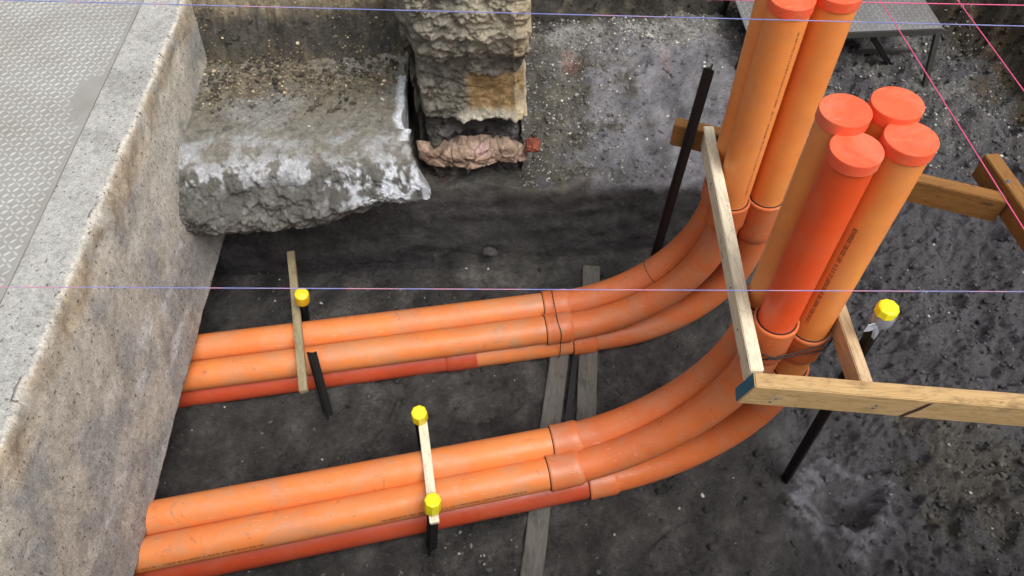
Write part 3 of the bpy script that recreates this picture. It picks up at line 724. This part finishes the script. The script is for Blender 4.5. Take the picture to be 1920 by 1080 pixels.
# ------------------------------------------------------------------ wire ties
def tube(name, pts, r, mat, parent=None, n=8, closed=False):
    pts = [Vector(p) for p in pts]; P = []
    m = len(pts)
    up = Vector((0, 0, 1))
    for i, p in enumerate(pts):
        t = (pts[min(i+1, m-1)]-pts[max(i-1, 0)]).normalized() if not closed else (pts[(i+1) % m]-pts[i-1]).normalized()
        a = t.cross(up)
        if a.length < .1: a = t.cross(Vector((1, 0, 0)))
        a.normalize(); b = t.cross(a)
        P.append([list(p+(a*math.cos(q)+b*math.sin(q))*r) for q in (2*math.pi*k/n for k in range(n))])
    if closed: P.append(P[0])
    return grid_mesh(name, np.array(P), mat, parent, None, wrap_v=True, caps=not closed)
def hull_loop(circles, r_extra, n=90):
    """closed loop tight round a set of 2D circles"""
    out = []
    for i in range(n):
        a = 2*math.pi*i/n; d = Vector((math.cos(a), math.sin(a)))
        best = max(circles, key=lambda c: Vector(c[:2]).dot(d)+c[2])
        out.append(Vector(best[:2])+d*(best[2]+r_extra))
    return out
# round the three visible far pipes, just before the bend
atF1, _, _, wF = frames(.7275, 1.7607, .1003, .1505, .5488, 1.4, 0, 0); atF2 = frames(.7260, 1.6591, .1085, .1421, .5052, 1.4, 0, 0)[0]; atF3 = frames(.8522, 1.6735, .1141, .044, .4714, 1.4, 0, 0)[0]
u = Vector((math.cos(.107), math.sin(.107), 0)); O = atF2(-.052)[0]
def uvw(p): d = p-O; return (d.dot(wF), d.z)
pl = []
for q, s_ in ((atF1, -.02), (atF2, -.052), (atF3, -.22)): c, t_ = q(s_); pl.append((*uvw(c), .0625))
pts = [O+wF*p.x+Vector((0, 0, p.y))+u*(.004*math.sin(i*.2)) for i, p in enumerate(hull_loop(pl, .0015))]
tag(tube('wire_tie', pts, .0017, M['wire'], closed=True), 'thin dark wire looped round the three far-row pipes beside their sockets', 'wire tie')
c3, r3 = Vector((.8025, 1.0927)), RV+.0105
def tie(z0, sl, ph, name, label, spread=0):
    cir = [(.6925, 1.0796, RV+.011), (.8025, 1.0927, RV+.009), (.691, 1.1683, RV+.010), (.80, 1.1822, RV+.006)]
    L = hull_loop(cir, .002)
    pts = [Vector((p.x, p.y, z0+sl*(p.x-.74)+.006*math.sin(i*.5+ph))) for i, p in enumerate(L)]
    return tag(tube(name, pts, .0021, M['wire'], closed=True), label, 'wire tie')
tie(.835, .10, 0, 'wire_tie', 'lower dark wire wound round the near uprights just under the red pipe\'s socket rim')
tie(.855, .16, 2, 'wire_tie', 'upper dark wire slanting across the near uprights towards the short right rail')

# ------------------------------------------------------------------ timber
def beam(name, a, b, wd, ht, mat, parent=None, bev=.0025, skew=0, wob=.0012, up=Vector((0, 0, 1))):
    """timber whose TOP centre line runs from a to b"""
    a, b = Vector(a), Vector(b); L = (b-a).length; ex = (b-a).normalized(); ey = up.cross(ex).normalized(); ez = ex.cross(ey)
    bm = bmesh.new(); bmesh.ops.create_cube(bm, size=1)
    for v in bm.verts: v.co = Vector((v.co.x*L, v.co.y*wd, (v.co.z-.5)*ht))
    le = [e for e in bm.edges if abs((e.verts[0].co-e.verts[1].co).x) > L*.5]
    bmesh.ops.subdivide_edges(bm, edges=le, cuts=max(2, int(L/.08)))
    bmesh.ops.bevel(bm, geom=list(bm.edges), offset=bev, segments=2, affect='EDGES', clamp_overlap=True, angle_limit=.5) if False else None
    es = [e for e in bm.edges if len(e.link_faces) == 2 and e.calc_face_angle(0) > .5]
    bmesh.ops.bevel(bm, geom=es, offset=bev, segments=2, affect='EDGES')
    for v in bm.verts:
        q = v.co.x*7+L*3; v.co.y += wob*float(pn(q, 3.3, 1.)); v.co.z += wob*float(pn(q, 8.3, 5.))
        if skew and abs(v.co.x) > L*.49 : v.co.x += skew*v.co.z/ht*(1 if v.co.x > 0 else 1)
    me = bpy.data.meshes.new(name); bm.to_mesh(me); bm.free()
    me.polygons.foreach_set('use_smooth', [True]*len(me.polygons))
    o = bpy.data.objects.new(name, me); COL.objects.link(o); me.materials.append(mat)
    m = (a+b)/2
    o.matrix_world = Matrix(((ex.x, ey.x, ez.x, m.x), (ex.y, ey.y, ez.y, m.y), (ex.z, ey.z, ez.z, m.z), (0, 0, 0, 1)))
    o.matrix_basis = o.matrix_world.copy()
    if parent is not None: adopt(o, parent)
    return sharpen(o, 50)
F = thing('timber_formwork', 'nailed pine rail frame boxing in the upright orange pipes above the trench', 'timber frame', (.60, .90, .85))
fb = beam('rail', (.585, .888, .955), (1.52, .757, .955), .042, .088, M['pinegold'], F, skew=.027); fb['label'] = 'long front rail with teal painted end'
rb = beam('rail', (.596, .912, .957), (.668, 1.868, .905), .034, .072, M['pinegrey'], F); rb['label'] = 'limewashed left rail running away from the viewer'
rc = beam('rail', (.859, .872, .945), (.886, 1.50, .915), .030, .075, M['pine'], F); rc['label'] = 'short pale rail right of the near uprights'
bb = beam('rail', (.565, 1.905, .900), (1.50, 1.502, .900), .044, .088, M['treated'], F); bb['label'] = 'brown back rail passing behind the uprights'
rd = beam('rail', (1.508, 1.668, .925), (1.585, .60, .925), .046, .09, M['treated'], F); rd['label'] = 'stout brown rail at the right end of the back rail'
ex = Vector((.935, -.131, 0)).normalized(); ny = Vector((ex.y, -ex.x, 0))   # towards the viewer
E0 = Vector((.585, .888, .955))
te = [E0+ny*q-ex*(.0016+k)+Vector((0, 0, -dz)) for q, dz, k in ((.0185, .003, 0), (-.0185, .003, 0), (-.0185, .085, .026), (.0185, .085, .026))]; te += [v+ex*.002 for v in te]
link_mesh('painted_end', te, [(0, 1, 2, 3), (4, 7, 6, 5), (0, 4, 5, 1), (1, 5, 6, 2), (2, 6, 7, 3), (3, 7, 4, 0)], M['teal'], fb, False)
def nail(p, n, parent, r=.0032):
    n = Vector(n).normalized(); a = n.orthogonal().normalized(); b = n.cross(a)
    P = [[list(Vector(p)+n*h+(a*math.cos(q)+b*math.sin(q))*rr) for q in (2*math.pi*i/12 for i in range(12))] for h, rr in ((-.002, r), (.0009, r), (.0014, r*.6), (.0014, r*.05))]
    return grid_mesh('nail', np.array(P), M['nail'], parent, None, wrap_v=True, caps=True)
fp = lambda s, dz: Vector((.585, .888, .955))+ex*s+ny*.0215+Vector((0, 0, -dz))
for s_, dz in ((.062, .050), (.052, .068), (.30, .042), (.296, .056)): nail(fp(s_, dz), ny, fb)
for y_, z_ in ((1.20, .03), (1.06, .035), (1.62, .03)):
    k = (y_-.912)/.956; nail((.596+.072*k-.0178, y_, .957-.052*k-z_), (-1, .07, 0), rb)
nail((1.505, 1.545, .926), (0, 0, 1), rd, .006)
kn = link_mesh('knot', [fp(.365, .086)+ny*.0006, fp(.378, .086)+ny*.0006, fp(.405, .045)+ny*.0006, fp(.420, .008)+ny*.0006, fp(.408, .012)+ny*.0006, fp(.388, .048)+ny*.0006], [(0, 1, 2, 3, 4, 5)], M['knot'], fb, False)

lathA = tag(beam('timber_lath', (-.905, 1.975, .228), (-.762, 1.318, .228), .030, .020, M['olivewood'], bev=.0015), 'weathered wooden lath lying across the far-row pipes', 'lath')
lathB = tag(beam('timber_lath', (-.322, 1.168, .302), (-.268, .800, .288), .030, .020, M['olivewood'], bev=.0015), 'pale wooden lath lying across the near-row pipes between two yellow-capped stakes', 'lath')
lathB.data.materials[0] = M['pinegrey']
b1 = tag(beam('floor_board', (.199, 1.66, .022), (-.028, .40, .022), .074, .030, M['sleeper'], bev=.003, wob=.003), 'muddy board on the trench floor running from far pipes past the near pipes to the photo edge', 'board')
b2 = tag(beam('floor_board', (.352, 2.00, .022), (.240, 1.10, .022), .074, .030, M['sleeper'], bev=.003, wob=.003), 'shorter dark muddy board on the trench floor, right of its longer neighbour', 'board')

tag(beam('steel_bar', (.246, 1.56, .030), (.150, 1.05, .030), .022, .020, M['black'], bev=.001, wob=0), 'black steel bar lying in the gap between the two floor boards', 'steel bar')
# ------------------------------------------------------------------ stakes
def picket(p0, p1, parent, ang=0, r=.019):
    p0, p1 = Vector(p0), Vector(p1); t = (p1-p0).normalized(); a = t.orthogonal().normalized()
    a = (Vector((math.cos(ang), math.sin(ang), 0))-t*t.dot(Vector((math.cos(ang), math.sin(ang), 0)))).normalized(); b = t.cross(a)
    sec = []
    th = .0022
    for k in range(3):
        q = 2*math.pi*k/3; d = Vector((math.cos(q), math.sin(q))); n = Vector((-d.y, d.x))
        rr = r if k else r*1.15
        sec += [d*rr+n*-th, d*rr+n*th, (d*.0045+n*th)]
    P = [[list(p+a*s.x+b*s.y) for s in sec] for p in (p0+(p1-p0)*f for f in (0, .25, .5, .75, 1))]
    o = grid_mesh('post', np.array(P), M['black'], parent, None, wrap_v=True, caps=True, smooth=False); return o
def ycap(p, t, parent, mat, n=8, r=.0265, h=.060, rot=0):
    t = Vector(t).normalized(); a = t.orthogonal().normalized(); b = t.cross(a); P = []
    for hh, rr in ((-h, r*1.02), (-h*.95, r*1.05), (-h*.3, r), (-.004, r*.97), (-.001, r*.86), (0, r*.78), (.0005, r*.05)):
        P.append([list(Vector(p)+t*hh+(a*math.cos(q)+b*math.sin(q))*rr) for q in (2*math.pi*i/n+rot for i in range(n))])
    o = grid_mesh('cap', np.array(P), mat, parent, None, wrap_v=True, caps=True)
    return sharpen(o, 25)
def stake(label, p0, p1, cap=None, ang=0, n=8, r=.027, below=.12):
    p0, p1 = Vector(p0), Vector(p1); t = (p1-p0).normalized()
    o = thing('steel_stake', label, 'stake', p0)
    picket(p0-t*below, p1-t*(.004 if cap else 0), o, ang)
    if cap: ycap(p1, t, o, cap, n, r)
    return o
stake('black steel stake with yellow cap in front of the near-row pipes', (-.312, .805, 0), (-.268, .848, .355), M['yellow'], .4)
s2 = stake('black steel stake with yellow cap just behind the near-row pipes', (-.352, 1.19, 0), (-.322, 1.142, .365), M['yellow'], 1.2)
stake('black steel stake with a rounder darker yellow cap behind the far-row pipes', (-.865, 1.735, 0), (-.790, 1.672, .335), M['yelloworange'], .8, n=20)
stake('short black steel stake without a cap, leaning against the far-row pipes', (-.725, 1.335, 0), (-.742, 1.452, .262), None, 2.6)
stake('tall black steel stake without a cap, standing behind the far uprights', (.560, 1.845, 0), (.618, 1.835, 1.16), None, 1.0)
s6 = stake('tall black steel stake behind the front rail, yellow cap over grey plastic film', (.944, .996, 0), (.918, 1.015, 1.02), None, .3)
ycap((.917, 1.015, 1.062), (.03, 0, 1), s6, M['yellow'], 9, .0265, .026)
# grey plastic sleeve and torn film under that cap
P = [[(.917+rr*math.cos(q)+dx, 1.015+rr*math.sin(q)*.98, 1.062+hh) for q in (2*math.pi*i/18 for i in range(18))] for hh, rr, dx in ((-.020, .0262, 0), (-.035, .0270, .003), (-.060, .0265, .004), (-.072, .022, .003))]
grid_mesh('plastic_sleeve', np.array(P), M['clear'], s6, None, wrap_v=True)
fl = [(.922, .975, 1.005), (.905, .962, 1.022), (.888, .958, 1.020), (.880, .950, 1.004), (.899, .955, .998), (.913, .962, .990), (.922, .965, .955), (.932, .962, .945), (.937, .966, .985), (.932, .968, 1.01)]
fl = [(q[0]-.017, q[1]+.031, q[2]) for q in fl]
def film(): 
    c = Vector((.898, .993, 1.0)); V = [c]+[Vector(q) for q in fl]; V2 = [v+Vector((.0008, .0012, .0006)) for v in V]; n = len(fl)
    Fc = [(0, 1+i, 1+(i+1) % n) for i in range(n)]+[(n+1, n+2+(i+1) % n, n+2+i) for i in range(n)]+[(1+i, n+2+i, n+2+(i+1) % n, 1+(i+1) % n) for i in range(n)]
    link_mesh('torn_film', V+V2, Fc, M['clear'], s6, False)
film()

# ------------------------------------------------------------------ string lines
def string(a, b, mat, label, r=.0011, ext=1.0):
    a, b = Vector(a), Vector(b); d = (b-a)
    a2, b2 = a-d*ext, b+d*ext; m = (a2+b2)/2; n = 40
    pts = [a2+(b2-a2)*i/n for i in range(n+1)]
    o = tube('string_line', pts, r, mat, n=6)
    return tag(o, label, 'string line', 'taut builders string lines')
string((-1.211, 1.089, 1.18), (1.157, .960, 1.18), M['blue'], 'blue and pink string stretched across the middle of the trench', .0012, 1.2)
string((-1.291, 1.779, 1.5), (1.227, 1.497, 1.5), M['blue'], 'blue and pink string crossing above the far uprights near the photo\'s top', .0013, .6)
string((.748, 2.121, 1.2), (1.625, 2.031, 1.2), M['pink'], 'bright pink string running crosswise over the steel platform', .0016, 3.)
string((1.196, 2.09, 1.2), (1.221, 1.127, 1.2), M['pink'], 'bright pink string running away from the viewer, nearer the orange uprights', .0016, 2.)
string((1.418, 2.074, 1.215), (1.428, 1.59, 1.215), M['pink'], 'bright pink string running away from the viewer, nearest the photo\'s right edge', .0016, 4)

# ------------------------------------------------------------------ steel platform
def platform():
    t = thing('steel_platform', 'small steel work platform with checker plate deck on thin legs behind the uprights', 'platform', (1.46, 2.95, .3))
    lug_plate('x', 'x', 1.05, 1.885, 2.725, 3.14, .645, .006, .022, M['deck'], M['decktread'], parent=t)
    def bar(a, b, w_=.022, name='leg', mat=M['steel']): return beam(name, a, b, w_, w_, mat, t, bev=.001, wob=0, up=Vector((0, 0, 1)) if abs(Vector(b).z-Vector(a).z) < .9*(Vector(b)-Vector(a)).length else Vector((0, 1, 0)))
    bar((1.05, 2.735, .638), (1.885, 2.735, .638), .026, 'edge_rail'); bar((1.05, 3.13, .638), (1.885, 3.13, .638), .026, 'edge_rail')
    bar((1.872, 2.74, .62), (1.935, 2.70, .25)); bar((1.87, 3.12, .62), (1.93, 3.14, .25)); bar((1.06, 3.12, .62), (1.03, 3.14, .25), mat=M['black'])
    bar((1.065, 2.74, .62), (1.02, 2.72, .38), mat=M['black'])
    bar((1.60, 2.75, .62), (1.90, 2.86, .27), .02, 'brace', M['black'])
    bar((1.02, 2.87, .44), (1.90, 2.87, .44), .018, 'brace')
    bar((1.01, 2.87, .45), (1.27, 3.12, .62), .024, 'brace', M['black']); bar((1.01, 2.87, .45), (1.09, 2.72, .33), .022, 'brace', M['black'])
platform()
